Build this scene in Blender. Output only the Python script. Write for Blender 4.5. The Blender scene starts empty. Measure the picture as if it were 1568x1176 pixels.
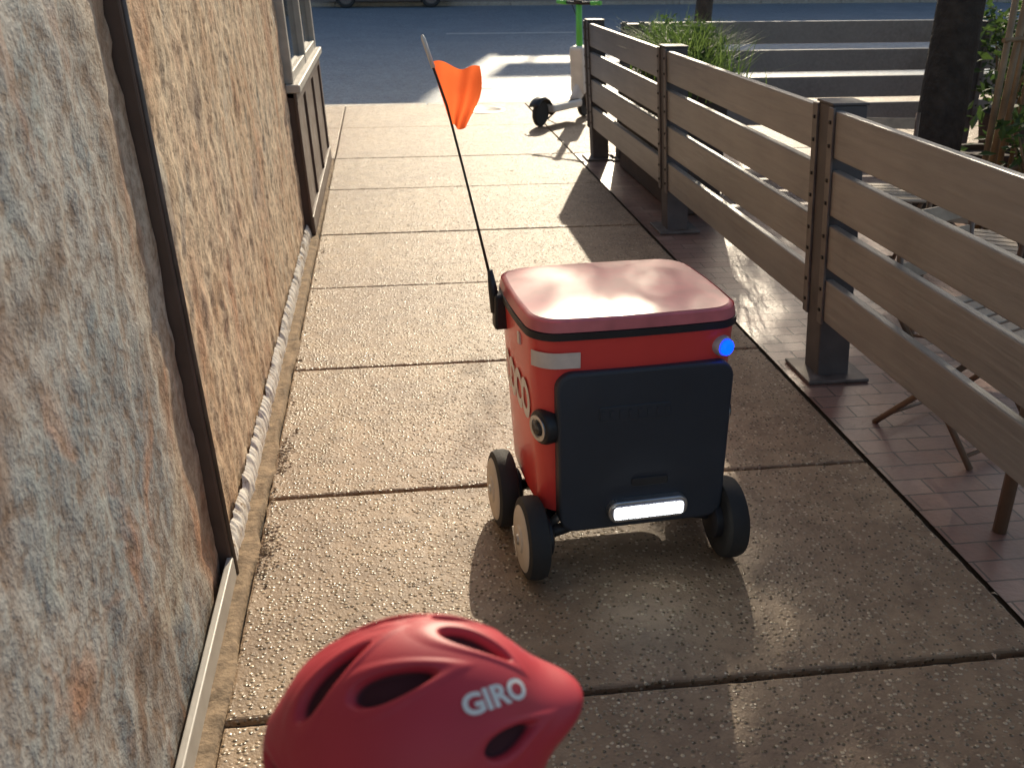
import bpy, bmesh, math, random
import numpy as np
from mathutils import Vector, Matrix, noise, Quaternion
random.seed(7); np.random.seed(7)
S=bpy.context.scene
R=math.radians

# ---------------------------------------------------------------- materials
def new_mat(name):
    m=bpy.data.materials.new(name); m.use_nodes=True
    nt=m.node_tree; b=nt.nodes['Principled BSDF']
    return m,nt,b
def N(nt,t,**k):
    n=nt.nodes.new(t)
    for a,v in k.items(): setattr(n,a,v)
    return n
def coords(nt,scale=(1,1,1),rot=(0,0,0),kind='Object'):
    tc=N(nt,'ShaderNodeTexCoord'); mp=N(nt,'ShaderNodeMapping')
    mp.inputs['Scale'].default_value=scale; mp.inputs['Rotation'].default_value=rot
    nt.links.new(tc.outputs[kind],mp.inputs['Vector']); return mp.outputs['Vector']
def ramp(nt,inp,stops,interp='LINEAR'):
    r=N(nt,'ShaderNodeValToRGB'); cr=r.color_ramp; cr.interpolation=interp
    while len(cr.elements)<len(stops): cr.elements.new(0.5)
    for e,(p,c) in zip(cr.elements,stops):
        e.position=p; e.color=(c[0],c[1],c[2],1) if isinstance(c,(tuple,list)) else (c,c,c,1)
    nt.links.new(inp,r.inputs['Fac']); return r.outputs['Color']
def mix(nt,fac,a,b,mode='MIX'):
    m=N(nt,'ShaderNodeMix',data_type='RGBA',blend_type=mode)
    for sock,v in ((m.inputs[0],fac),(m.inputs[6],a),(m.inputs[7],b)):
        if hasattr(v,'is_output'): nt.links.new(v,sock)
        elif isinstance(v,(int,float)): sock.default_value=v if sock.type=='VALUE' else (v,v,v,1)
        else: sock.default_value=(v[0],v[1],v[2],1)
    return m.outputs[2]
def noise_t(nt,vec,scale,detail=4,rough=.55,dist=0):
    n=N(nt,'ShaderNodeTexNoise'); n.inputs['Scale'].default_value=scale; n.inputs['Detail'].default_value=detail
    n.inputs['Roughness'].default_value=rough; n.inputs['Distortion'].default_value=dist
    nt.links.new(vec,n.inputs['Vector']); return n.outputs['Fac']
def bump(nt,b,h,strength=.5,dist=.01,prev=None):
    n=N(nt,'ShaderNodeBump'); n.inputs['Strength'].default_value=strength; n.inputs['Distance'].default_value=dist
    nt.links.new(h,n.inputs['Height'])
    if prev is not None: nt.links.new(prev,n.inputs['Normal'])
    if b is not None: nt.links.new(n.outputs['Normal'],b.inputs['Normal'])
    return n.outputs['Normal']
def simple(name,col,rough=.5,metal=0,var=.15,vs=8,bs=.15,bscale=60,spec=.5,coat=0,bd=.002):
    m,nt,b=new_mat(name); v=coords(nt)
    f=noise_t(nt,v,vs,3)
    d=[max(0,c*(1-var)) for c in col]; l=[min(1,c*(1+var)) for c in col]
    nt.links.new(ramp(nt,f,[(.3,d),(.7,l)]),b.inputs['Base Color'])
    nt.links.new(ramp(nt,f,[(.3,max(0,rough-.08)),(.7,min(1,rough+.1))]),b.inputs['Roughness'])
    b.inputs['Metallic'].default_value=metal; b.inputs['Specular IOR Level'].default_value=spec
    b.inputs['Coat Weight'].default_value=coat; b.inputs['Coat Roughness'].default_value=.15
    if bs>0: bump(nt,b,noise_t(nt,v,bscale,2),bs,bd)
    return m
def emit(name,col,st):
    m,nt,b=new_mat(name); b.inputs['Base Color'].default_value=(*col,1)
    b.inputs['Emission Color'].default_value=(*col,1); b.inputs['Emission Strength'].default_value=st
    return m

def m_aggregate(name,c1,c2,cp,scale=75):
    m,nt,b=new_mat(name); v=coords(nt)
    vo=N(nt,'ShaderNodeTexVoronoi',feature='F1'); vo.inputs['Scale'].default_value=scale; vo.inputs['Randomness'].default_value=1
    nt.links.new(v,vo.inputs['Vector'])
    vr=N(nt,'ShaderNodeSeparateColor'); nt.links.new(vo.outputs['Color'],vr.inputs[0])
    big=noise_t(nt,v,1.1,4,.65,.6); med=noise_t(nt,v,9,4,.7)
    base=mix(nt,ramp(nt,big,[(.38,0),(.62,1)]),c1,c2)
    base=mix(nt,ramp(nt,med,[(.38,.0),(.72,.75)]),base,(c1[0]*.5,c1[1]*.46,c1[2]*.42))
    peb=ramp(nt,vr.outputs[0],[(0,(cp[0]*.2,cp[1]*.18,cp[2]*.16)),(.42,(cp[0]*.5,cp[1]*.46,cp[2]*.38)),(.75,cp),(1,(min(1,cp[0]*1.6),min(1,cp[1]*1.65),min(1,cp[2]*1.7)))])
    mask=ramp(nt,vo.outputs['Distance'],[(.34,1),(.5,0)])
    pick=ramp(nt,vr.outputs[1],[(.38,0),(.5,1)])
    mm=mix(nt,1.0,mask,pick,'MULTIPLY')
    nt.links.new(mix(nt,mm,base,peb),b.inputs['Base Color'])
    hmask=mix(nt,1.0,ramp(nt,vo.outputs['Distance'],[(.1,1),(.6,0)]),ramp(nt,vr.outputs[1],[(.2,.1),(.7,1)]),'MULTIPLY')
    n1=bump(nt,None,hmask,.8,.004)
    n2=bump(nt,None,med,.35,.02,n1)
    bump(nt,b,noise_t(nt,v,210,2),.4,.003,n2)
    nt.links.new(mix(nt,mm,(.6,.6,.6),(.24,.24,.24)),b.inputs['Roughness'])
    b.inputs['Specular IOR Level'].default_value=.62
    return m
M={}
M['walk']=m_aggregate('exposed_aggregate',(.29,.19,.115),(.40,.275,.165),(.45,.35,.235),84)
M['walk2']=m_aggregate('plain_concrete',(.42,.36,.29),(.5,.43,.35),(.52,.46,.38),110)
M['road']=m_aggregate('asphalt',(.20,.265,.32),(.26,.325,.38),(.28,.33,.37),45)
M['dirt']=simple('joint_dirt',(.07,.055,.04),.9,vs=20,bs=.6,bscale=90,bd=.01)
M['rubble']=simple('crumbled_concrete',(.30,.22,.145),.9,var=.4,vs=22,bs=.7,bscale=70,bd=.006,spec=.2)
M['black']=simple('black_plastic',(.022,.022,.025),.45,vs=4,bs=.1,bscale=300)
M['panel']=simple('charcoal_panel',(.036,.044,.058),.48,vs=3,bs=.15,bscale=500)
M['tyre']=simple('tyre_rubber',(.03,.03,.03),.75,bs=.4,bscale=120)
M['red']=simple('red_shell',(.86,.07,.06),.35,var=.06,vs=3,bs=.03,bscale=200,coat=.4)
M['lidred']=simple('dusty_red_lid',(.66,.17,.18),.36,var=.28,vs=7,bs=.05,bscale=120,coat=.25)
M['hub']=simple('cream_hub',(.66,.58,.48),.55,var=.12,vs=10,bs=.1)
M['silver']=simple('silver_metal',(.6,.6,.6),.3,metal=.9,var=.1)
M['reflector']=simple('reflector_strip',(.78,.68,.60),.35,var=.1,vs=20)
M['whiteprint']=simple('white_print',(.9,.84,.80),.5,var=.03)
M['led']=emit('led_white',(.93,1,.97),14)
M['blue']=emit('led_blue',(.0,.03,1),6)
M['lens']=simple('lens_housing',(.55,.53,.58),.2,metal=.3,bs=0)
M['white']=simple('white_paint',(.75,.74,.70),.5,var=.1)
M['green']=simple('lime_green_paint',(.14,.6,.10),.4,var=.1)
M['steel']=simple('weathered_steel',(.16,.14,.13),.55,metal=.5,var=.3,vs=15,bs=.3)
M['bracket']=simple('bracket_plate',(.17,.155,.15),.5,metal=.3,var=.3,vs=15,bs=.3)
M['bolt']=simple('dark_bolt',(.05,.045,.04),.5,metal=.6)
M['chair']=simple('brown_painted_metal',(.24,.16,.11),.4,metal=.3,var=.2)
M['chair2']=simple('bleached_slat',(.42,.33,.24),.6,var=.25,vs=12)
M['bark']=simple('tree_bark',(.055,.047,.04),.95,var=.4,vs=12,bs=.9,bscale=25,bd=.02)
M['skin']=simple('skin',(.62,.38,.28),.5,var=.05,bs=.05)
M['hair']=simple('brown_hair',(.09,.05,.03),.6,var=.3,vs=40,bs=.4,bscale=100)
M['shirt']=simple('blue_cotton',(.06,.14,.32),.85,var=.1,bs=.3,bscale=200)
M['shorts']=simple('grey_cotton',(.09,.09,.1),.85,var=.1,bs=.3,bscale=200)
M['eye']=simple('eye_dark',(.03,.02,.015),.2,bs=0)
M['lip']=simple('lips',(.5,.2,.17),.5,bs=0)
M['carpaint']=simple('car_paint_dark',(.05,.06,.08),.25,metal=.4,coat=.8,bs=0)
M['carglass']=simple('car_glass',(.02,.025,.03),.08,bs=0)
M['brown']=simple('brown_trim_paint',(.12,.075,.055),.5,var=.25,vs=6,bs=.25,bscale=70)
M['sill']=simple('sill_paint',(.5,.46,.40),.5,var=.15,vs=8)
M['terra']=simple('dark_planter_wood',(.08,.06,.05),.8,var=.3,vs=10,bs=.4)
M['bamboo']=simple('bamboo_cane',(.30,.20,.11),.55,var=.25,vs=10)
M['cover']=simple('cast_cover',(.5,.47,.42),.35,metal=.5,var=.2,vs=30,bs=.6,bscale=80)
M['bag']=simple('dark_cushion_fabric',(.07,.045,.045),.8,var=.3,vs=9,bs=.4)

def leafmat(name,a,b_):
    m,nt,b=new_mat(name); v=coords(nt); f=noise_t(nt,v,3,2)
    nt.links.new(ramp(nt,f,[(.3,a),(.7,b_)]),b.inputs['Base Color']); b.inputs['Roughness'].default_value=.55
    tr=N(nt,'ShaderNodeBsdfTranslucent'); nt.links.new(ramp(nt,f,[(.3,[c*1.6 for c in a]),(.7,[c*1.6 for c in b_])]),tr.inputs['Color'])
    ms=N(nt,'ShaderNodeMixShader'); ms.inputs[0].default_value=.4
    nt.links.new(b.outputs[0],ms.inputs[1]); nt.links.new(tr.outputs[0],ms.inputs[2])
    nt.links.new(ms.outputs[0],nt.nodes['Material Output'].inputs['Surface']); return m
M['leaf']=leafmat('leaves',(.035,.07,.02),(.08,.13,.03))
M['grass']=leafmat('grassy_leaves',(.08,.15,.03),(.20,.28,.07))

m,nt,b=new_mat('fence_paint'); v=coords(nt,(12,.8,12))
f=noise_t(nt,v,3,5,.6,.4); v2=coords(nt); f2=noise_t(nt,v2,2.2,4)
c=mix(nt,ramp(nt,f,[(.3,0),(.75,1)]),(.205,.197,.19),(.30,.288,.275)); c=mix(nt,ramp(nt,f2,[(.35,0),(.75,.6)]),c,(.36,.345,.33))
c=mix(nt,ramp(nt,f2,[(.22,.6),(.36,0)]),c,(.14,.13,.125))
nt.links.new(c,b.inputs['Base Color']); b.inputs['Roughness'].default_value=.38; bump(nt,b,f,.45,.006); M['fence']=m
M['post']=simple('dark_post_paint',(.095,.088,.09),.6,var=.3,vs=6,bs=.3,bscale=60)

m,nt,b=new_mat('brick_pavers'); v=coords(nt)
br=N(nt,'ShaderNodeTexBrick'); nt.links.new(v,br.inputs['Vector'])
br.inputs['Scale'].default_value=1; br.inputs['Brick Width'].default_value=.2; br.inputs['Row Height'].default_value=.1
br.inputs['Mortar Size'].default_value=.004; br.inputs['Mortar Smooth'].default_value=.3
br.inputs['Color1'].default_value=(.27,.14,.11,1); br.inputs['Color2'].default_value=(.38,.24,.19,1); br.inputs['Mortar'].default_value=(.09,.07,.06,1)
f=noise_t(nt,v,25,4); f2=noise_t(nt,v,3,4)
c=mix(nt,ramp(nt,f,[(.3,0),(.8,.5)]),br.outputs['Color'],(.2,.13,.1)); c=mix(nt,ramp(nt,f2,[(.4,0),(.7,.5)]),c,(.13,.10,.09)); nt.links.new(c,b.inputs['Base Color'])
b.inputs['Roughness'].default_value=.34
inv=N(nt,'ShaderNodeInvert'); nt.links.new(br.outputs['Fac'],inv.inputs['Color'])
n1=bump(nt,None,inv.outputs[0],.8,.005); bump(nt,b,noise_t(nt,v,60,3),.4,.004,n1); M['paver']=m

# painted rough wall (mural)
m,nt,b=new_mat('mural_stone_wall'); v=coords(nt)
vm=coords(nt,(1,1.1,.55),(R(20),0,0))
f1=noise_t(nt,vm,1.7,4,.6,1.2); f2=noise_t(nt,vm,3.1,4,.6,1.0); f3=noise_t(nt,v,28,4,.65); f4=noise_t(nt,coords(nt,(1,.9,.6),(R(-30),0,0)),2.0,2,.5,1.0)
c=ramp(nt,f1,[(.28,(.52,.28,.16)),(.42,(.66,.46,.29)),(.52,(.80,.63,.44)),(.62,(.68,.47,.31)),(.75,(.52,.38,.28))])
near=ramp(nt,f1,[(.30,(.42,.18,.10)),(.39,(.20,.165,.145)),(.48,(.42,.41,.39)),(.56,(.27,.30,.31)),(.66,(.20,.19,.185)),(.76,(.44,.34,.24))])
sx=N(nt,'ShaderNodeSeparateXYZ'); nt.links.new(v,sx.inputs[0])
mr=N(nt,'ShaderNodeMapRange'); mr.inputs[1].default_value=2.1; mr.inputs[2].default_value=2.7; nt.links.new(sx.outputs[1],mr.inputs[0])
c=mix(nt,mr.outputs[0],near,c)
c=mix(nt,ramp(nt,f2,[(.55,0),(.68,.6)]),c,(.56,.25,.12))
c=mix(nt,ramp(nt,f2,[(.30,.55),(.42,0)]),c,(.34,.38,.37))
c=mix(nt,ramp(nt,f4,[(.60,0),(.72,.5)]),c,(.60,.52,.40))
c=mix(nt,ramp(nt,f4,[(.28,.7),(.38,0)]),c,(.22,.15,.12))
c=mix(nt,ramp(nt,f3,[(.35,.7),(.56,0)]),c,(.20,.12,.07))
nt.links.new(c,b.inputs['Base Color']); b.inputs['Roughness'].default_value=.55
n1=bump(nt,None,f3,.6,.010); bump(nt,b,noise_t(nt,v,90,3),.5,.004,n1); M['wall']=m

m,nt,b=new_mat('crumbly_white_mortar'); v=coords(nt); f=noise_t(nt,v,22,5,.7)
nt.links.new(ramp(nt,f,[(.34,(.34,.25,.17)),(.44,(.72,.66,.58)),(.7,(.86,.83,.77))]),b.inputs['Base Color']); b.inputs['Roughness'].default_value=.95; b.inputs['Specular IOR Level'].default_value=.15
bump(nt,b,f,.6,.008); M['plinth']=m

m,nt,b=new_mat('facade_brick'); v=coords(nt,(1,1,1),(R(90),0,0))
br=N(nt,'ShaderNodeTexBrick'); nt.links.new(v,br.inputs['Vector']); br.inputs['Scale'].default_value=4
br.inputs['Color1'].default_value=(.25,.11,.08,1); br.inputs['Color2'].default_value=(.32,.16,.11,1); br.inputs['Mortar'].default_value=(.3,.27,.24,1)
nt.links.new(br.outputs['Color'],b.inputs['Base Color']); b.inputs['Roughness'].default_value=.8; M['brick']=m
m,nt,b=new_mat('window_glass'); b.inputs['Base Color'].default_value=(.03,.04,.05,1); b.inputs['Roughness'].default_value=.08
v=coords(nt); bump(nt,b,noise_t(nt,v,2,2),.05,.01); M['glass']=m
m,nt,b=new_mat('flag_cloth'); v=coords(nt)
nt.links.new(ramp(nt,noise_t(nt,v,20,3),[(.3,(1,.13,.03)),(.7,(1,.19,.05))]),b.inputs['Base Color']); b.inputs['Roughness'].default_value=.7
tr=N(nt,'ShaderNodeBsdfTranslucent'); tr.inputs['Color'].default_value=(1,.20,.06,1)
ms=N(nt,'ShaderNodeMixShader'); ms.inputs[0].default_value=.6
nt.links.new(b.outputs[0],ms.inputs[1]); nt.links.new(tr.outputs[0],ms.inputs[2]); nt.links.new(ms.outputs[0],nt.nodes['Material Output'].inputs['Surface']); M['flag']=m
m,nt,b=new_mat('ground_soil'); v=coords(nt)
nt.links.new(ramp(nt,noise_t(nt,v,.3,4),[(.3,(.09,.085,.08)),(.7,(.13,.12,.11))]),b.inputs['Base Color']); b.inputs['Roughness'].default_value=.9; M['ground']=m

# ---------------------------------------------------------------- helpers
def obj_from(name,verts,faces,mat,parent=None,smooth=False):
    me=bpy.data.meshes.new(name); me.from_pydata([tuple(v) for v in verts],[],faces); me.update()
    o=bpy.data.objects.new(name,me); S.collection.objects.link(o)
    if mat is not None: me.materials.append(mat)
    if parent: o.parent=parent
    if smooth:
        for p in me.polygons: p.use_smooth=True
    return o
def empty(name,loc=(0,0,0),rz=0):
    o=bpy.data.objects.new(name,None); S.collection.objects.link(o); o.location=loc; o.rotation_euler=(0,0,rz); o.empty_display_size=.2; return o
def bevel(o,w,seg=2):
    md=o.modifiers.new('bevel','BEVEL'); md.width=w; md.segments=seg; md.limit_method='ANGLE'; md.angle_limit=R(40)
    return o
BF=[(0,2,3,1),(4,5,7,6),(0,1,5,4),(2,6,7,3),(0,4,6,2),(1,3,7,5)]
def box(name,c,s,mat,parent=None,bv=0,rot=None,seg=2):
    vs=[]
    Mx=rot.to_matrix() if rot is not None else None
    for z in (-.5,.5):
        for y in (-.5,.5):
            for x in (-.5,.5):
                p=Vector((x*s[0],y*s[1],z*s[2]))
                if Mx: p=Mx@p
                vs.append(p+Vector(c))
    o=obj_from(name,vs,BF,mat,parent)
    if bv: bevel(o,bv,seg)
    return o
def tube(name,pts,r,mat,parent=None,n=12,smooth=True):
    pts=[Vector(p) for p in pts]
    rs=r if isinstance(r,(list,tuple)) else [r]*len(pts)
    vs=[];fs=[]; prev=None
    for i,p in enumerate(pts):
        t=(pts[min(i+1,len(pts)-1)]-pts[max(i-1,0)]).normalized()
        a=t.orthogonal().normalized() if prev is None else (prev-t*prev.dot(t)).normalized()
        prev=a; bb=t.cross(a)
        for k in range(n):
            th=2*math.pi*k/n; vs.append(p+(a*math.cos(th)+bb*math.sin(th))*rs[i])
    for i in range(len(pts)-1):
        for k in range(n):
            k2=(k+1)%n; fs.append((i*n+k,i*n+k2,(i+1)*n+k2,(i+1)*n+k))
    fs.append(tuple(reversed(range(n)))); fs.append(tuple(range((len(pts)-1)*n,len(pts)*n)))
    o=obj_from(name,vs,fs,mat,parent)
    if smooth:
        for p in o.data.polygons:
            if len(p.vertices)==4: p.use_smooth=True
    return o
def lathe(name,prof,c,axis,mat,parent=None,n=40):
    ax=Vector(axis).normalized(); a=ax.orthogonal().normalized(); b_=ax.cross(a); c=Vector(c)
    vs=[];fs=[]
    for (h,r) in prof:
        for k in range(n):
            th=2*math.pi*k/n; vs.append(c+ax*h+(a*math.cos(th)+b_*math.sin(th))*r)
    for i in range(len(prof)-1):
        for k in range(n):
            k2=(k+1)%n; fs.append((i*n+k,i*n+k2,(i+1)*n+k2,(i+1)*n+k))
    fs.append(tuple(reversed(range(n)))); fs.append(tuple(range((len(prof)-1)*n,len(prof)*n)))
    o=obj_from(name,vs,fs,mat,parent)
    for p in o.data.polygons:
        if len(p.vertices)==4: p.use_smooth=True
    md=o.modifiers.new('es','EDGE_SPLIT'); md.split_angle=R(35)
    return o
def join_boxes(name,lst,mat,parent=None,bv=0):
    vs=[];fs=[]
    for (c,s) in lst:
        b0=len(vs)
        for z in (-.5,.5):
            for y in (-.5,.5):
                for x in (-.5,.5): vs.append((c[0]+x*s[0],c[1]+y*s[1],c[2]+z*s[2]))
        fs+=[tuple(b0+i for i in f) for f in BF]
    o=obj_from(name,vs,fs,mat,parent)
    if bv: bevel(o,bv,2)
    return o
def lean(parent,k):
    for o in parent.children:
        if o.type=='MESH':
            for v in o.data.vertices: v.co.x-=k*v.co.z

# ---------------------------------------------------------------- ground
obj_from('ground',[(-300,-300,-.14),(300,-300,-.14),(300,300,-.14),(-300,300,-.14)],[(0,1,2,3)],M['ground'])
obj_from('road',[(-120,12.15,-.12),(120,12.15,-.12),(120,36,-.12),(-120,36,-.12)],[(0,1,2,3)],M['road'])
join_boxes('lane_marking',[((x,24,-.114),(3,.12,.004)) for x in np.arange(-60,61,9)],M['white'])
ys=[-3,-1.6,-.4,.75,1.89,2.95,4.06,5.2,6.3,7.6,8.83]
gaps=[.01,.01,.01,.012,.022,.014,.005,.012,.005,.014]
def slab(vs,fs,x0,x1,y0,y1,zt,zl=0,zr=0,jag=.0):
    pts=[]
    def edge(ax,ay,bx,by,n):
        for k in range(n):
            t=k/n; x=ax+(bx-ax)*t; y=ay+(by-ay)*t
            j=jag*noise.noise(Vector((x*9,y*9,4)))+jag*.6*noise.noise(Vector((x*35,y*35,9)))
            nx_,ny_=(by-ay),-(bx-ax); l=math.hypot(nx_,ny_); pts.append((x-nx_/l*abs(j),y-ny_/l*abs(j)))
    nx=max(2,int((x1-x0)/.02)); nyy=max(2,int((y1-y0)/.02))
    edge(x0,y0,x1,y0,nx); edge(x1,y0,x1,y1,nyy); edge(x1,y1,x0,y1,nx); edge(x0,y1,x0,y0,nyy)
    cx,cy=(x0+x1)/2,(y0+y1)/2; b0=len(vs); n=len(pts)
    for (ins,z) in ((0,-.11),(0,zt-.008),(.003,zt-.002),(.009,zt)):
        for x,y in pts:
            dx=ins if x<cx-(x1-x0)*.49 else (-ins if x>cx+(x1-x0)*.49 else 0); dy=ins if y<cy-(y1-y0)*.47 else (-ins if y>cy+(y1-y0)*.47 else 0)
            vs.append((x+dx,y+dy,z+(zl+(zr-zl)*(x-x0)/(x1-x0) if z>-.1 else 0)))
    for l in range(3):
        for k in range(n):
            k2=(k+1)%n; fs.append((b0+l*n+k,b0+l*n+k2,b0+(l+1)*n+k2,b0+(l+1)*n+k))
    fs.append(tuple(range(b0+3*n,b0+4*n)))
vs=[];fs=[]
for i in range(len(ys)-1):
    y0=ys[i]+gaps[i]*.5; y1=ys[i+1]-gaps[min(i+1,9)]*.5
    slab(vs,fs,-.46,1.67,y0,y1,0,random.uniform(-.004,.003),random.uniform(-.003,.003),.006)
sw=obj_from('sidewalk',vs,fs,M['walk'])
L=[]
xs=[-20,-17,-14,-11,-8,-6.2,-4.4,-2.6,-.46,1.67,3.5,5.3,7.1,8.9,10.7,14,17,20]
for i in range(len(xs)-1):
    for (a,b_) in ((8.83,10.45),(10.45,12.0)):
        L.append((((xs[i]+xs[i+1])/2,(a+b_)/2+.003,-.06),(xs[i+1]-xs[i]-.012,b_-a-.012,.12)))
join_boxes('corner_pavement',L,M['walk'],bv=.006)
join_boxes('kerb',[((x,12.08,-.065),(2.98,.15,.13)) for x in np.arange(-40,41,3)],M['walk2'],bv=.012)
obj_from('joint_bed',[(-25,-4,-.025),(25,-4,-.025),(25,12.0,-.025),(-25,12.0,-.025)],[(0,1,2,3)],M['dirt'])
obj_from('patio_paving',[(1.685,-4,-.002),(14,-4,-.002),(14,8.82,-.002),(1.685,8.82,-.002)],[(0,1,2,3)],M['paver'])
join_boxes('far_pavement',[((x,37.5,-.06),(2.98,3,.13)) for x in np.arange(-60,61,3)],M['walk2'],bv=.01)
vs=[];fs=[];ny=620;nx=12
for j in range(ny):
    y=-3+11.8*j/(ny-1)
    edge=-.466+.012*noise.noise(Vector((y*7,1,0)))+.03*max(0,noise.noise(Vector((y*2.2,5,0))))+.045*math.exp(-((y-3.22)/.10)**2)+.02*math.exp(-((y-2.62)/.08)**2)
    for i in range(nx):
        x=-.56+(edge+.56)*i/(nx-1)
        z=-.002+.007*noise.noise(Vector((x*25,y*10,0)))+.004*noise.noise(Vector((x*60,y*50,3)))-(.03 if i==nx-1 else 0)
        z-=.02*math.exp(-((y-3.22)/.06)**2)*(i/nx)
        vs.append((x,y,z+.004))
for j in range(ny-1):
    for i in range(nx-1):
        a=j*nx+i; fs.append((a,a+1,a+nx+1,a+nx))
obj_from('wall_edge_strip',vs,fs,M['rubble'],smooth=True)
vs=[];fs=[]
for i in range(200):
    y=random.choice([random.uniform(2.4,6.2),random.gauss(3.22,.09),random.gauss(2.62,.08)]); x=-.45+abs(random.gauss(0,.025)) 
    s=random.uniform(.002,.008)
    b0=len(vs)
    for d in ((1,0,0),(-1,0,0),(0,1,0),(0,-1,0),(0,0,1),(0,0,-1)):
        vs.append((x+d[0]*s*random.uniform(.6,1.4),y+d[1]*s*random.uniform(.6,1.6),s*.4+d[2]*s*.6))
    fs+=[tuple(b0+k for k in f) for f in ((0,2,4),(2,1,4),(1,3,4),(3,0,4),(2,0,5),(1,2,5),(3,1,5),(0,3,5))]
obj_from('concrete_debris',vs,fs,M['rubble'])
vs=[];fs=[]
for i in range(70):
    if random.random()<.5: x=random.uniform(1.45,1.75); y=random.uniform(1.8,8)
    else: x=random.uniform(-.4,1.6); y=random.uniform(1.2,8.5)
    s=random.uniform(.006,.016); a=random.uniform(0,6.28); i0=len(vs)
    for k,(u,w_) in enumerate(((-1,0),(0,-.4),(1,0),(0,.4))):
        vs.append((x+s*(u*math.cos(a)-w_*math.sin(a)),y+s*(u*math.sin(a)+w_*math.cos(a)),.004+(.005 if k%2 else 0)))
    fs.append((i0,i0+1,i0+2,i0+3))
obj_from('fallen_leaves',vs,fs,M['chair2'])
lathe('utility_cover',[(0,.27),(.006,.27),(.008,.26),(.008,.22),(.005,.215),(.005,.0001)],(1.1,11.5,.001),(0,0,1),M['cover'])
lathe('utility_cover.001',[(0,.3),(.006,.3),(.008,.29),(.008,.0001)],(1.5,14.6,-.119),(0,0,1),M['cover'])

# ---------------------------------------------------------------- left building
B=empty('storefront_building')
def wallsheet(y0,y1,z0,z1,step=.018):
    nyy=int((y1-y0)/step)+1; nz=int((z1-z0)/step)+1
    vs=[];fs=[]
    for j in range(nz):
        z=z0+(z1-z0)*j/(nz-1)
        for i in range(nyy):
            y=y0+(y1-y0)*i/(nyy-1)
            a=noise.noise(Vector((y*11,z*6,1.3))); c_=noise.noise(Vector((y*24+3,z*15,7)))
            x=-.545+.008*a+.006*c_+.003*noise.noise(Vector((y*50,z*35,4)))
            vs.append((x,y,z))
    for j in range(nz-1):
        for i in range(nyy-1):
            a=j*nyy+i; fs.append((a,a+1,a+nyy+1,a+nyy))
    return vs,fs
vs,fs=wallsheet(2.55,6.28,0,2.4); obj_from('rough_stone_wall',vs,fs,M['wall'],B,True)
vs,fs=wallsheet(-2,2.49,0,2.4,.03); obj_from('mural_wall',vs,fs,M['wall'],B,True)
box('wall_core',(-3.57,3.4,2.5),(6,10.8,5),M['wall'],B)
box('wall_upper',(-.6,2.13,3.7),(.12,8.3,2.59),M['wall'],B)
box('cornice',(-.55,3.4,5.05),(.4,11,.2),M['sill'],B,.02)
box('corner_joint',(-.536,2.52,1.25),(.05,.04,2.5),M['brown'],B,.006)
tube('conduit',[(-.508,2.518,0),(-.508,2.518,2.5)],.007,M['steel'],B)
box('base_flashing',(-.515,.2,.035),(.02,4.6,.07),M['sill'],B,.004)
vs=[];fs=[];nyy=760;nz=9
for i in range(nyy):
    y=2.55+3.73*i/(nyy-1)
    chip=max(0,noise.noise(Vector((y*8,1,6)))-.25)
    top=.085+.012*noise.noise(Vector((y*4,0,9)))+.016*noise.noise(Vector((y*23,0,2)))+.012*noise.noise(Vector((y*60,0,2)))-.09*chip
    out=.022+.005*noise.noise(Vector((y*9,3,3)))+.004*noise.noise(Vector((y*31,3,3)))-.02*chip
    for j in range(nz):
        t=j/(nz-1)
        x=-.535+out*(1-t**5)+.0025*noise.noise(Vector((y*45,t*4,5)))
        vs.append((x,y,top*t-.01))
for i in range(nyy-1):
    for j in range(nz-1):
        a=i*nz+j; fs.append((a,a+nz,a+nz+1,a+1))
obj_from('mortar_plinth',vs,fs,M['plinth'],B,True)
box('bulkhead',(-.535,7.56,.43),(.06,2.5,.86),M['brown'],B)
for i,y in enumerate((6.34,7.05,7.9,8.76)):
    box('bulkhead_stile_%d'%i,(-.498,y,.45),(.018,.10,.88),M['brown'],B,.004)
box('bulkhead_base',(-.495,7.55,.06),(.022,2.5,.12),M['brown'],B,.004)
box('bulkhead_top',(-.497,7.55,.85),(.02,2.5,.07),M['brown'],B,.004)
box('window_sill',(-.505,7.55,.915),(.09,2.54,.05),M['sill'],B,.008)
for i,y in enumerate((6.36,7.55,8.74)):
    box('window_mullion_%d'%i,(-.535,y,1.9),(.07,.08,1.92),M['sill'],B,.006)
box('window_rail',(-.535,7.55,.97),(.06,2.45,.06),M['sill'],B,.006)
box('window_glass',(-.55,7.55,1.9),(.02,2.4,1.9),M['glass'],B)
box('shop_fascia',(-.55,7.55,3.6),(.12,2.55,1.5),M['brown'],B,.01)
lean(B,.05)

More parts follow.
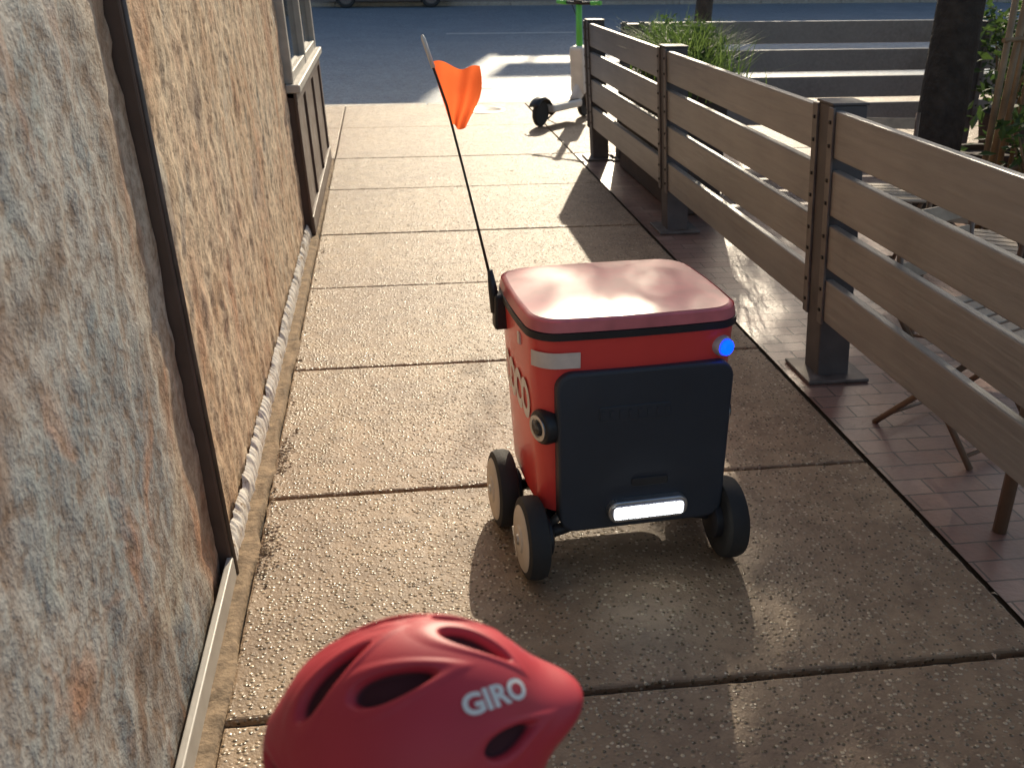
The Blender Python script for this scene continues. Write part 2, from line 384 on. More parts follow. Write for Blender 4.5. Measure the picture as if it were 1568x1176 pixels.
# ---------------------------------------------------------------- fence
def fence(name,p0,nspan,axis,span=2.41,kl=0.0,x0=1.79,cap=True):
    F=empty(name)
    pw=.14; boards=[];brk=[];bolts=[]
    def P(along,across,z): return (x0+across,along,z) if axis=='y' else (along,x0+across,z)
    def Sz(al,ac,z): return (ac,al,z) if axis=='y' else (al,ac,z)
    for i in range(nspan+1):
        t=p0+i*span; hp=1.145 if cap else 1.11
        box('post_%d'%i,P(t,.07,hp/2),Sz(pw,pw,hp),M['post'],F,.006)
        box('cap_%d'%i,P(t,.07,hp+.006),Sz(pw+.010,pw+.010,.010),M['post'],F,.003)
        box('foot_plate_%d'%i,P(t,.07,.008),Sz(.27,.27,.016),M['steel'],F,.004)
        for s in (-1,1):
            brk.append((P(t+s*.075,-.006,.70),Sz(.045,.010,.88)))
            for k in range(4):
                zc=1.13-.09-.225*k
                for dz in (-.045,.045):
                    bolts.append((P(t+s*.075,-.013,zc+dz),Sz(.014,.008,.014)))
        if i<nspan:
            for k in range(4):
                zc=1.13-.09-.225*k
                boards.append((P(t+span/2,.02,zc+random.uniform(-.004,.004)),Sz(span-pw-.012,.038,.18)))
    join_boxes('rails',boards,M['fence'],F,.006)
    join_boxes('brackets',brk,M['bracket'],F,.002)
    join_boxes('bolts',bolts,M['bolt'],F,.002)
    if kl: lean(F,kl)
    return F
fence('patio_fence',3.75-2.41*2,4,'y',kl=.075,x0=1.795)
fence('patio_fence.001',2.08,2,'x',span=3.1,x0=8.45,cap=False)

# ---------------------------------------------------------------- robot
RB=empty('delivery_robot',(.645,2.66,0),R(5))
W,D=.585,.48
def outline(w,d,r,n=8,bow=.012):
    pts=[]
    for (cx,cy,a0) in ((w/2-r,d/2-r,0),(-w/2+r,d/2-r,90),(-w/2+r,-d/2+r,180),(w/2-r,-d/2+r,270)):
        for k in range(n+1):
            a=R(a0+90*k/n); pts.append([cx+r*math.cos(a),cy+r*math.sin(a)])
    out=[]
    for i in range(len(pts)):
        a=pts[i]; b_=pts[(i+1)%len(pts)]
        L_=math.hypot(b_[0]-a[0],b_[1]-a[1]); m_=max(1,int(L_/.05))
        for k in range(m_):
            t=k/m_; x=a[0]+(b_[0]-a[0])*t; y=a[1]+(b_[1]-a[1])*t
            out.append((x+math.copysign(bow,x)*(1-(2*y/d)**2) if abs(x)>w*.35 else x, y+math.copysign(bow,y)*(1-(2*x/w)**2) if abs(y)>d*.35 else y))
    return out
def band(name,z0,z1,w0,d0,w1,d1,r,mat,steps=6,rim=0):
    vs=[];fs=[]
    base=outline(W,D,r)
    lv=[]
    for i in range(steps+1):
        t=i/steps; lv.append((z0+(z1-z0)*t,w0+(w1-w0)*t,d0+(d1-d0)*t))
    if rim:
        z,w,d=lv[-1]; lv[-1]=(z-rim,w,d)
        for a in (30,60,90): lv.append((z-rim+rim*math.sin(R(a)),w-2*rim*(1-math.cos(R(a))),d-2*rim*(1-math.cos(R(a)))))
    for (z,w,d) in lv: vs+=[(x*w/W,y*d/D,z) for x,y in base]
    m_=len(base)
    for i in range(len(lv)-1):
        for k in range(m_):
            k2=(k+1)%m_; fs.append((i*m_+k,i*m_+k2,(i+1)*m_+k2,(i+1)*m_+k))
    fs.append(tuple(reversed(range(m_)))); fs.append(tuple(range((len(lv)-1)*m_,len(lv)*m_)))
    o=obj_from(name,vs,fs,mat,parent=RB)
    for p in o.data.polygons: p.use_smooth=True
    md=o.modifiers.new('es','EDGE_SPLIT'); md.split_angle=R(40)
    return o
band('body',.20,.742,.535,.44,W,D,.07,M['red'])
band('underbody',.14,.198,.44,.36,.50,.41,.07,M['black'])
band('gasket',.744,.764,W+.014,D+.014,W+.014,D+.014,.07,M['black'])
band('lid',.766,.80,W+.008,D+.008,W-.002,D-.002,.07,M['lidred'],rim=.014)
vs=[];fs=[];base=outline(W,D,.07);m_=len(base)
for i in range(7):
    s=.955*(1-i/7); 
    for x,y in base: vs.append((x*s,y*s,.8005+.010*(1-(s/.955)**2)))
vs.append((0,0,.8105))
for i in range(6):
    for k in range(m_):
        k2=(k+1)%m_; fs.append((i*m_+k,i*m_+k2,(i+1)*m_+k2,(i+1)*m_+k))
for k in range(m_): fs.append((6*m_+k,6*m_+(k+1)%m_,len(vs)-1))
obj_from('lid_dome',vs,fs,M['lidred'],RB,True)
def rrpanel(name,x0,x1,z0,z1,y0,y1,r,mat,parent,bv=.006,lowtaper=0):
    pts=[]
    for (cx,cz,a0) in ((x1-r,z1-r,0),(x0+r,z1-r,90),(x0+r,z0+r,180),(x1-r,z0+r,270)):
        for k in range(7):
            a=R(a0+15*k); X=cx+r*math.cos(a); Z=cz+r*math.sin(a)
            t=(z1-Z)/(z1-z0); pts.append((X*(1-lowtaper*t),Z))
    n=len(pts)
    vs=[(x,y0,z) for x,z in pts]+[(x,y1,z) for x,z in pts]
    fs=[tuple(reversed(range(n))),tuple(range(n,2*n))]+[(k,(k+1)%n,n+(k+1)%n,n+k) for k in range(n)]
    o=obj_from(name,vs,fs,mat,parent); bm=bmesh.new(); bm.from_mesh(o.data); bmesh.ops.recalc_face_normals(bm,faces=bm.faces); bm.to_mesh(o.data); bm.free()
    bevel(o,bv,3); return o
rrpanel('front_panel',-.240,.276,.150,.652,-.266,-.19,.05,M['panel'],RB,.010,.04)
rrpanel('panel_recess_label',-.12,.09,.50,.545,-.2685,-.25,.01,M['panel'],RB,.002)
rrpanel('panel_handle',-.02,.09,.285,.312,-.271,-.25,.008,M['black'],RB,.003)
for i,x in enumerate(np.linspace(-.11,.08,8)):
    box('panel_letter_%d'%i,(x,-.2695,.522),(.010,.002,.022),M['panel'],RB)
rrpanel('lamp_housing',-.094,.148,.180,.248,-.290,-.25,.030,M['silver'],RB,.006)
rrpanel('lamp_lens',-.084,.138,.189,.239,-.294,-.27,.022,M['lens'],RB,.003)
for i in range(10):
    box('led_%d'%i,(-.067+i*.0208,-.2955,.214),(.0185,.006,.036),M['led'],RB,.003)
def strip(name,pred,z0,z1,off,mat):
    sel=[(x,y) for x,y in outline(W,D,.07) if pred(x,y)]; vs=[]
    for x,y in sel:
        f=1+off/math.hypot(x,y)
        for z in (z0,z1): vs.append((x*f,y*f,z))
    fs=[(2*i,2*i+2,2*i+3,2*i+1) for i in range(len(sel)-1)]
    return obj_from(name,vs,fs,mat,RB,True)
strip('reflector',lambda x,y: x<-.13 and y<-.185,.662,.708,.004,M['reflector'])
lathe('status_light_housing',[(0,.030),(.03,.030),(.036,.026),(.036,.0001)],(.236,-.222,.69),(.35,-1,0),M['lens'],RB,24)
lathe('status_light',[(0,.022),(.006,.022),(.012,.014),(.012,.0001)],(.2486,-.258,.69),(.35,-1,0),M['blue'],RB,24)
box('side_marker',(-.302,-.09,.70),(.008,.022,.035),M['reflector'],RB,.002)
for s,nm in ((-1,'left'),(1,'right')):
    cx,cy,cz=s*.222,-.20,.478
    lathe('sensor_pod_'+nm,[(0,.052),(.05,.052),(.06,.048),(.064,.042),(.064,.0001)],(cx,cy,cz),(s*1,-.35,0),M['black'],RB,28)
    lathe('sensor_ring_'+nm,[(0,.038),(.004,.038),(.004,.028),(.001,.027),(.001,.0001)],(cx+s*.0604,cy-.0212,cz),(s*1,-.35,0),M['silver'],RB,28)
    lathe('sensor_lens_'+nm,[(0,.024),(.006,.018),(.008,.0001)],(cx+s*.063,cy-.022,cz),(s*1,-.35,0),M['carglass'],RB,28)
def text_mesh(txt,size,bold=.0):
    cu=bpy.data.curves.new('t','FONT'); cu.body=txt; cu.size=size; cu.offset=bold; cu.align_x='CENTER'; cu.align_y='CENTER'; cu.resolution_u=4
    o=bpy.data.objects.new('t',cu); S.collection.objects.link(o)
    dg=bpy.context.evaluated_depsgraph_get(); me=bpy.data.meshes.new_from_object(o.evaluated_get(dg))
    bpy.data.objects.remove(o); return me
me=text_mesh('COCO',.15,.007)
bm=bmesh.new(); bm.from_mesh(me); bmesh.ops.triangulate(bm,faces=bm.faces)
for _ in range(2): bmesh.ops.subdivide_edges(bm,edges=[e for e in bm.edges if e.calc_length()>.018],cuts=1); bmesh.ops.triangulate(bm,faces=bm.faces)
bm.to_mesh(me); bm.free()
xm=max(abs(v.co.x) for v in me.vertices)
for v in me.vertices:
    x,y=v.co.x/xm*.158,v.co.y
    z=.52+y*1.05; t=(.742-z)/.542; yy=-x-.003
    v.co=Vector((-((W-(W-.535)*t)/2+.012*(1-(2*yy/D)**2)+.0035),yy,z))
o=bpy.data.objects.new('side_logo',me); S.collection.objects.link(o); me.materials.append(M['whiteprint']); o.parent=RB
for i,(x,y,s) in enumerate(((-.302,-.225,-1),(.298,-.235,1),(-.326,.075,-1),(.30,.075,1))):
    r=.124
    prof=[(-.03,r*.72),(-.032,r*.86),(-.026,r*.96),(-.012,r),(.012,r),(.026,r*.96),(.032,r*.86),(.03,r*.72)]
    lathe('tyre_%d'%i,prof,(x,y,r),(1,0,0),M['tyre'],RB,48)
    lathe('hub_%d'%i,[(0,r*.80),(.006,r*.80),(.010,r*.74),(.010,r*.35),(.016,r*.30),(.016,.0001)],(x+s*.026,y,r),(s,0,0),M['hub'],RB,40)
    lathe('hub_cap_%d'%i,[(0,.018),(.006,.014),(.006,.0001)],(x+s*.041,y,r),(s,0,0),M['silver'],RB,20)
    lathe('hub_motor_%d'%i,[(0,.06),(.03,.06),(.036,.05),(.036,.0001)],(x-s*.02,y,r),(-s,0,0),M['black'],RB,28)
for s in (-1,1):
    tube('bogie_arm_%d'%s,[(s*.245,-.225,.124),(s*.235,-.13,.16),(s*.235,0,.165),(s*.25,.075,.124)],.016,M['black'],RB)
    tube('axle_f_%d'%s,[(s*.29,-.225,.124),(s*.12,-.20,.15)],.018,M['black'],RB)
    tube('axle_r_%d'%s,[(s*.30,.075,.124),(s*.12,.07,.15)],.018,M['black'],RB)
    tube('damper_%d'%s,[(s*.25,-.20,.14),(s*.17,-.19,.21)],.013,M['silver'],RB)
    box('pivot_%d'%s,(s*.225,-.07,.175),(.05,.07,.06),M['black'],RB,.008)
box('mast_bracket',(-.320,.13,.705),(.045,.05,.11),M['black'],RB,.008)
tube('mast_socket',[(-.333,.135,.70),(-.342,.138,.77),(-.350,.142,.83)],[.017,.014,.008],M['black'],RB)
mast=[(-.348,.140,.80),(-.380,.155,.95),(-.418,.168,1.12),(-.460,.18,1.30),(-.513,.195,1.46)]
tube('mast',mast,[.0045,.004,.0035,.0035,.0035],M['bolt'],RB,8)
tube('mast_tip',[(-.493,.189,1.40),(-.517,.197,1.475),(-.520,.198,1.485)],[.006,.006,.003],M['white'],RB,8)
vs=[];fs=[];nu,nv=18,18
A=Vector((-.500,.190,1.415)); Bp=Vector((-.450,.177,1.245))
for i in range(nu+1):
    u=i/nu
    for j in range(nv+1):
        v_=j/nv
        p=A.lerp(Bp,v_)
        w_=.14-.10*v_**1.4
        p=p+Vector((w_*u,.024*math.sin(u*9+v_*3)*u**.6+.014*math.sin(v_*7+u*2)*u,-.022*u*(1-v_)-.012*u*v_+.007*math.sin(u*8)))
        vs.append(p)
for i in range(nu):
    for j in range(nv):
        a=i*(nv+1)+j; fs.append((a,a+1,a+nv+2,a+nv+1))
obj_from('flag',vs,fs,M['flag'],RB,True)
for o in RB.children:
    if o.type=='MESH' and not any(k in o.name for k in ('mast','flag','tyre','hub')):
        for v in o.data.vertices: v.co.x-=.025*(v.co.z-.3)

# ---------------------------------------------------------------- helmet
HC=Vector((-.002,.70,1.040))
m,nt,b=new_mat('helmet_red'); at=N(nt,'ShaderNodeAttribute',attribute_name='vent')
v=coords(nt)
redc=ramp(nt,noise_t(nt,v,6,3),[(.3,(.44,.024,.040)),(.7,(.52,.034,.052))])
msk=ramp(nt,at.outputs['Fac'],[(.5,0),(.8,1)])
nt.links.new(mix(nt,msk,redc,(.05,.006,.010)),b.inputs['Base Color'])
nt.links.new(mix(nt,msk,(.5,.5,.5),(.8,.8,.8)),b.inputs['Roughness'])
bump(nt,b,noise_t(nt,v,300,2),.05,.001); M['helmet']=m
AX=(.130,.102,.108)
vents=[((-.52,-.14,.84),(.8,.45,.4),.36,.105),
       ((-.10,-.42,.90),(.95,.10,.1),.30,.12),
       ((.50,-.06,.86),(.8,-.36,-.5),.27,.105),
       ((.64,-.70,.34),(.8,.60,-.1),.24,.10),
       ((-.28,-.95,.18),(1,-.1,.0),.38,.11),
       ((-.93,-.32,.12),(.3,-.9,0),.25,.10),
       ((.28,-.98,-.05),(1,0,0),.2,.07)]
allv=[]
for c,a,l,w in vents:
    allv.append((c,a,l,w)); 
    allv.append(((c[0],-c[1]+(.36 if abs(c[1])<.2 else 0),c[2]),(a[0],-a[1],a[2]),l,w))
VV=[]
for c,a,l,w in allv:
    c=np.array(c,float);c/=np.linalg.norm(c); a=np.array(a,float); a-=c*a.dot(c); a/=np.linalg.norm(a); s=np.cross(c,a); VV.append((c,a,s,l,w))
def sm(x): x=np.clip(x,0,1); return x*x*(3-2*x)
def helm(n):
    mask=np.zeros(len(n)); ridge=np.zeros(len(n))
    for c,a,s,l,w in VV:
        u=n@a/l; t=n@s; f=n@c
        ww=w*np.clip(1-.35*u,.3,1.4)
        d=np.sqrt(u**2+(t/ww)**2)
        d=np.where(f>0,d,9)
        mask=np.maximum(mask,sm((1.1-d)/.28))
        ridge=np.maximum(ridge,sm(1-np.abs(d-1.4)/.5))
    phi=np.arctan2(n[:,1],n[:,2])
    r=1-.10*mask+.010*ridge
    r+=.014*np.cos(phi*4.0+ .9*n[:,0])*np.clip(1-n[:,0]**4,0,1)*np.clip(n[:,2]+.3,0,1)
    vd=np.array([.97,-.08,.10]); vd/=np.linalg.norm(vd)
    q=np.clip((n@vd-.80)/.20,0,1); r+=.23*q**1.9*np.exp(-((n[:,2]-.13)/.24)**2)
    rd=np.array([-.95,0,-.1]); rd/=np.linalg.norm(rd); q=np.clip((n@rd-.8)/.2,0,1); r+=.05*q
    return n*np.array(AX)*r[:,None],mask
nu,nv=460,190
th=np.linspace(0,2*np.pi,nu,endpoint=False); ph=np.linspace(.002,R(113),nv)
TH,PH=np.meshgrid(th,ph)
n=np.stack([np.sin(PH)*np.cos(TH),np.sin(PH)*np.sin(TH),np.cos(PH)],-1).reshape(-1,3)
p,mk=helm(n)
Rm=np.array((Matrix.Rotation(R(-4),3,'Y')@Matrix.Rotation(R(4),3,'Z')).to_3x3())
P=p@Rm.T
inner=(n[-nu:]*np.array(AX)*.86)@Rm.T
vs=np.vstack([P,inner])
fs=[(i*nu+k,(i+1)*nu+k,(i+1)*nu+(k+1)%nu,i*nu+(k+1)%nu) for i in range(nv-1) for k in range(nu)]
fs+=[((nv-1)*nu+k,nv*nu+k,nv*nu+(k+1)%nu,(nv-1)*nu+(k+1)%nu) for k in range(nu)]
fs.append(tuple(range(nu)))
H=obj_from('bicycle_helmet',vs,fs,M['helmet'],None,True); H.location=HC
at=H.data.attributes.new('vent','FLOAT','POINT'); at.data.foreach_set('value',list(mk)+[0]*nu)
me=text_mesh('GIRO',.0265,.0010)
c0=np.array((.575,-.52,.655));c0/=np.linalg.norm(c0)
T=np.array((.93,.12,.0));T-=c0*T.dot(c0);T/=np.linalg.norm(T);U=np.cross(c0,T)
if U[2]<0: U=-U
a=R(7); T,U=T*math.cos(a)+U*math.sin(a),-T*math.sin(a)+U*math.cos(a)
co=np.array([v.co[:] for v in me.vertices]); d=c0+co[:,0:1]/.112*T+co[:,1:2]/.112*U
d/=np.linalg.norm(d,axis=1)[:,None]
pp,_=helm(d); pp=(pp*1.012)@Rm.T
for v,q in zip(me.vertices,pp): v.co=q
o=bpy.data.objects.new('helmet_logo',me); S.collection.objects.link(o); me.materials.append(M['white']); o.parent=H

# ---------------------------------------------------------------- child (below the frame)
C=empty('child',(0,.70,0))
def skin_mesh(name,verts,edges,rad,parent,root=0,sub=2):
    me=bpy.data.meshes.new(name); me.from_pydata(verts,edges,[]); o=bpy.data.objects.new(name,me); S.collection.objects.link(o)
    bpy.context.view_layer.objects.active=o
    o.modifiers.new('skin','SKIN')
    sv=me.skin_vertices[0].data
    for i,r in enumerate(rad): sv[i].radius=(r,r) if not isinstance(r,tuple) else r; sv[i].use_root=(i==root)
    md=o.modifiers.new('sub','SUBSURF'); md.levels=sub; md.render_levels=sub
    dg=bpy.context.evaluated_depsgraph_get(); m2=bpy.data.meshes.new_from_object(o.evaluated_get(dg))
    bpy.data.objects.remove(o)
    o=bpy.data.objects.new(name,m2); S.collection.objects.link(o); o.parent=parent
    for p in m2.polygons: p.use_smooth=True
    return o
try:
    V=[(0,0,.56),(0,0,.66),(0,0,.77),(0,0,.83),(.005,0,.90)]; E=[(0,1),(1,2),(2,3),(3,4)]; Rr=[.085,.078,.085,.05,.036]
    for s in (-1,1):
        i=len(V); V+=[(0,s*.10,.80),(-.01,s*.145,.66),(.03,s*.155,.54),(.045,s*.155,.49)]; E+=[(3,i),(i,i+1),(i+1,i+2),(i+2,i+3)]; Rr+=[.042,.033,.024,.022]
        i=len(V); V+=[(0,s*.055,.50),(.01,s*.065,.30),(-.01,s*.065,.07),(.06,s*.07,.035),(.11,s*.075,.03)]; E+=[(0,i),(i,i+1),(i+1,i+2),(i+2,i+3),(i+3,i+4)]; Rr+=[.07,.048,.035,.034,.026]
    body=skin_mesh('body',V,E,Rr,C)
    for k in ('skin','shirt','shorts','white'): body.data.materials.append(M[k])
    for p in body.data.polygons:
        c=p.center
        p.material_index=3 if c.z<.075 else (2 if .33<c.z<.56 and abs(c.y)<.13 else (1 if (c.z<.865 and c.z>.50 and (abs(c.y)<.115 or c.z>.70)) else 0))
    for s,nm in ((-1,'r'),(1,'l')):
        V=[(.045,s*.155,.49),(.05,s*.155,.455)];E=[(0,1)];Rr=[.018,.022]
        for f in range(4):
            x=.027+f*.015; ln=(.045,.05,.047,.037)[f]; i=len(V)
            V+=[(x,s*.156,.432),(x+.002,s*.150,.432-ln*.5),(x,s*.142,.432-ln)]; E+=[(1,i),(i,i+1),(i+1,i+2)]; Rr+=[.0075,.0068,.006]
        i=len(V); V+=[(.078,s*.15,.46),(.09,s*.146,.435)];E+=[(1,i),(i,i+1)];Rr+=[.009,.007]
        h=skin_mesh('hand_'+nm,V,E,Rr,C); h.data.materials.append(M['skin'])
except Exception as e:
    print('child body failed',e)
def ell(name,c,r,mat,parent,n=24,fn=None):
    bm=bmesh.new(); bmesh.ops.create_uvsphere(bm,u_segments=n*2,v_segments=n,radius=1)
    for v in bm.verts:
        if fn: fn(v)
        v.co=Vector((v.co.x*r[0]+c[0],v.co.y*r[1]+c[1],v.co.z*r[2]+c[2]))
    me=bpy.data.meshes.new(name); bm.to_mesh(me); bm.free(); me.materials.append(mat)
    for p in me.polygons:p.use_smooth=True
    o=bpy.data.objects.new(name,me); S.collection.objects.link(o); o.parent=parent; return o
def headfn(v):
    x,y,z=v.co
    if z<0: v.co.y*=1-.25*(-z)**1.5; v.co.x*= 1-.12*(-z) if x<0 else 1
    if x>.8 and abs(y)<.25 and -.25<z<.1: v.co.x+=.12*(1-abs(y)/.25)*(1-abs(z+.1)/.2)
    for s in (-1,1):
        d=math.hypot(y-s*.35,z-.08)
        if x>.5 and d<.22: v.co.x-=.07*(1-d/.22)
ell('head',(.0,0,.99),(.086,.070,.106),M['skin'],C,32,headfn)
ell('hair',(-.020,0,1.01),(.078,.075,.086),M['hair'],C)
for s in (-1,1):
    ell('eye_%d'%s,(.072,s*.026,.998),(.008,.009,.006),M['eye'],C,8)
    ell('ear_%d'%s,(-.002,s*.072,.975),(.014,.007,.02),M['skin'],C,10)
ell('mouth',(.078,0,.943),(.006,.018,.005),M['lip'],C,8)
tube('chin_strap',[(.01,.076,1.02),(.02,.07,.95),(.035,.03,.882),(.035,-.03,.882),(.02,-.07,.95),(.01,-.076,1.02)],.005,M['black'],C,8)

# ---------------------------------------------------------------- scooter
SC=empty('electric_scooter',(1.60,10.3,0),R(47))
def wheel(pre,x,z,r,par,w=.05,ax=(0,1,0),y=0):
    lathe(pre+'_tyre',[(-w/2,r*.7),(-w/2,r*.9),(-w*.25,r),(w*.25,r),(w/2,r*.9),(w/2,r*.7)],(x,y,z),ax,M['tyre'],par,32)
    lathe(pre+'_hub',[(-w*.4,r*.72),(w*.4,r*.72)],(x,y,z),ax,M['steel'],par,24)
wheel('rear',0,.13,.13,SC); wheel('front',.86,.12,.12,SC)
box('deck',(.40,0,.17),(.56,.18,.08),M['white'],SC,.02)
box('deck_grip',(.40,0,.213),(.48,.13,.006),M['black'],SC,.002)
vs=[];fs=[]
for i in range(13):
    a=R(-10+160*i/12)
    for r_,y in ((.155,-.06),(.172,-.025),(.172,.025),(.155,.06)): vs.append((r_*math.cos(a),y,.13+r_*math.sin(a)))
for i in range(12):
    for j in range(3): a=i*4+j; fs.append((a,a+1,a+5,a+4))
f_=obj_from('rear_fender',vs,fs,M['black'],SC,True); md=f_.modifiers.new('s','SOLIDIFY'); md.thickness=.012
tube('swan_neck',[(.62,0,.17),(.72,0,.25),(.76,0,.40)],[.055,.065,.06],M['white'],SC)
box('battery_body',(.745,0,.50),(.15,.18,.50),M['white'],SC,.035,Quaternion((0,1,0),R(-7)))
tube('stem',[(.74,0,.6),(.71,0,.9),(.69,0,1.16)],[.036,.034,.032],M['green'],SC)
tube('fork',[(.79,.0,.34),(.86,.045,.12)],.018,M['steel'],SC); tube('fork_b',[(.79,0,.34),(.86,-.045,.12)],.018,M['steel'],SC)
tube('handlebar',[(.69,-.26,1.18),(.68,0,1.17),(.69,.26,1.18)],.016,M['black'],SC)
for s in (-1,1): tube('grip_%d'%s,[(.69,s*.15,1.175),(.69,s*.27,1.18)],.022,M['green'],SC)
box('display',(.68,0,1.19),(.07,.08,.04),M['black'],SC,.01)
tube('brake_cable',[(.70,.1,1.17),(.78,.06,1.0),(.76,.04,.7)],.005,M['black'],SC,6)
tube('kickstand',[(.45,.06,.14),(.43,.2,.0)],.01,M['steel'],SC)

# ---------------------------------------------------------------- patio furniture
def chair(idx,loc,rz):
    c=empty('folding_chair' if idx==0 else 'folding_chair.%03d'%idx,loc,rz)
    for s in (-1,1):
        tube('leg_f%d'%s,[(.22,s*.2,0),(-.18,s*.2,.47),(-.24,s*.2,.86)],.012,M['chair'],c,8)
        tube('leg_b%d'%s,[(-.22,s*.18,0),(.20,s*.18,.455)],.012,M['chair'],c,8)
    tube('stretcher_a',[(.19,-.2,.04),(.19,.2,.04)],.008,M['chair'],c,8)
    tube('stretcher_b',[(-.19,-.18,.04),(-.19,.18,.04)],.008,M['chair'],c,8)
    for k in range(6): box('seat_slat_%d'%k,(-.16+k*.07,0,.465),(.055,.40,.012),M['chair2'],c,.003)
    for k in range(3): box('back_slat_%d'%k,(-.205-k*.014,0,.62+k*.09),(.012,.38,.06),M['chair2'],c,.003,Quaternion((0,1,0),R(-8)))
    return c
def table(idx,loc,rz,top=(.7,.7)):
    c=empty('patio_table' if idx==0 else 'patio_table.%03d'%idx,loc,rz)
    nsl=9
    for k in range(nsl): box('slat_%d'%k,(-top[0]/2+(k+.5)*top[0]/nsl,0,.73),(top[0]/nsl-.012,top[1],.02),M['chair2'],c,.003)
    for sx in (-1,1):
        box('rail_%d'%sx,(0,sx*(top[1]/2-.05),.705),(top[0]-.04,.03,.025),M['chair'],c)
        for sy in (-1,1): tube('leg_%d_%d'%(sx,sy),[(sx*(top[0]/2-.04),sy*(top[1]/2-.04),0),(sx*(top[0]/2-.04),sy*(top[1]/2-.04),.72)],.022,M['chair'],c,10)
    return c
table(0,(2.19,2.14,0),0); chair(0,(2.10,3.12,0),R(-66)); chair(1,(2.35,1.2,0),R(95))
chair(2,(2.7,5.1,0),R(-105)); chair(3,(2.65,4.1,0),R(60))
chair(4,(4.8,4.3,0),R(-80)); chair(5,(5.2,6.8,0),R(-60))

# ---------------------------------------------------------------- plants
def leaf_cloud(name,centers,nper,spread,size,mat,parent):
    vs=[];fs=[]
    for c in centers:
        for k in range(nper):
            p=Vector(c[:3])+Vector((random.gauss(0,spread),random.gauss(0,spread),random.gauss(0,spread*.7)))
            s=size*random.uniform(.6,1.4)
            q=Quaternion(Vector((random.gauss(0,1),random.gauss(0,1),random.gauss(0,1))).normalized(),random.uniform(0,6.28))
            a=q@Vector((s,0,0)); b_=q@Vector((0,s*.45,0)); c_=q@Vector((0,0,s*.12))
            i=len(vs); vs+=[p-a,p-b_+c_,p+a,p+b_+c_]; fs.append((i,i+1,i+2,i+3))
    return obj_from(name,vs,fs,mat,parent)
def tree(name,base,rt,lean_,cc,cr,ncl,nper,spread=.32,size=.075,extra=()):
    T_=empty(name,base)
    h=cc[2]-cr[2]*.6
    tr=[(0,0,-.05),(.02,.01,.3),(lean_[0]*.4,lean_[1]*.4,h*.5),(lean_[0],lean_[1],h)]
    tube('trunk',tr,[rt*1.35,rt*1.05,rt*.9,rt*.7],M['bark'],T_,16)
    cl=[]
    while len(cl)<ncl:
        q=Vector((random.uniform(-1,1),random.uniform(-1,1),random.uniform(-1,1)))
        if .35<q.length<1: cl.append((cc[0]+q.x*cr[0],cc[1]+q.y*cr[1],cc[2]+q.z*cr[2]))
    ends=[cl[i] for i in range(0,ncl,max(1,ncl//14))]+list(extra)
    for i,e in enumerate(ends):
        e=Vector(e); s=Vector(tr[-1]); mid=s.lerp(e,.5)+Vector((0,0,.25))
        tube('limb_%d'%i,[s,mid,e],[rt*.45,rt*.25,.015],M['bark'],T_,8)
    leaf_cloud('crown',cl,nper,spread,size,M['leaf'],T_)
    if extra: leaf_cloud('crown_outer',extra,85,.24,.095,M['leaf'],T_)
    return T_
tree('street_tree',(4.15,13.2,0),.11,(.2,0),(.95,.3,5.9),(1.7,2.2,1.5),24,170,extra=[(-1.2,-1.3,5.72),(-.72,-.95,5.85),(-.5,-1.35,5.5)])
tree('street_tree.001',(3.62,6.2,0),.15,(.1,.1),(1.1,-.5,5.2),(2.3,2.3,1.4),36,200)
tree('street_tree.002',(12.5,15.0,0),.16,(.2,0),(0,0,6.0),(3,3,2),30,200)

def grasstuft(name,parent,base,rx,ry,n,h,mat,droop=.5):
    vs=[];fs=[]
    for k in range(n):
        bx=base[0]+random.gauss(0,rx*.5); by=base[1]+random.gauss(0,ry*.5); a=random.uniform(0,6.28); hh=h*random.uniform(.5,1.15); w=random.uniform(.004,.009)
        dx,dy=math.cos(a),math.sin(a); sd=Vector((-dy,dx,0))*w; dr=droop*random.uniform(.3,1.2)
        i=len(vs)
        for t in (0,.35,.7,1):
            p=Vector((bx+dx*dr*hh*t*t,by+dy*dr*hh*t*t,base[2]+hh*(t-.35*dr*t*t)))
            ww=(1-t*.9); vs+=[p-sd*ww,p+sd*ww]
        for j in range(3): fs.append((i+2*j,i+2*j+1,i+2*j+3,i+2*j+2))
    return obj_from(name,vs,fs,mat,parent)
PL=empty('planter_box')
box('trough',(2.12,7.35,.40),(.32,1.7,.80),M['terra'],PL,.015); box('rim',(2.12,7.35,.81),(.36,1.74,.04),M['terra'],PL,.006)
grasstuft('grassy_plants',PL,(2.16,7.2,.80),.2,.8,1500,.48,M['grass'],.8)
leaf_cloud('leafy_plants',[(2.16+random.uniform(-.12,.12),6.7+random.uniform(0,1.3),.98+random.uniform(-.05,.18)) for _ in range(26)],60,.07,.03,M['leaf'],PL)
def potplant(idx,loc,h,n):
    p=empty('potted_plant' if idx==0 else 'potted_plant.%03d'%idx,loc)
    lathe('pot',[(0,.17),(.36,.23),(.40,.25),(.42,.25),(.42,.21),(.38,.2),(.38,.0001)],(0,0,0),(0,0,1),M['terra'],p,28)
    cs=[]
    for k in range(9):
        a=random.uniform(0,6.28); r=random.uniform(.05,.3)
        e=(r*math.cos(a),r*math.sin(a),h*random.uniform(.7,1.1)); tube('stem_%d'%k,[(.3*e[0],.3*e[1],.36),(.7*e[0],.7*e[1],.36+(e[2]-.36)*.6),e],[.012,.009,.005],M['bamboo'],p,6)
        for t in (.55,.75,.9,1): cs.append((e[0]*t,e[1]*t,e[2]*t))
    leaf_cloud('leaves',cs,n,.09,.05,M['leaf'],p)
potplant(0,(4.15,6.4,0),1.25,6); potplant(1,(3.75,5.2,0),.9,6); potplant(2,(5.1,6.0,0),1.4,12); potplant(3,(5.3,8.0,0),1.3,18)
CS=empty('cane_screen')
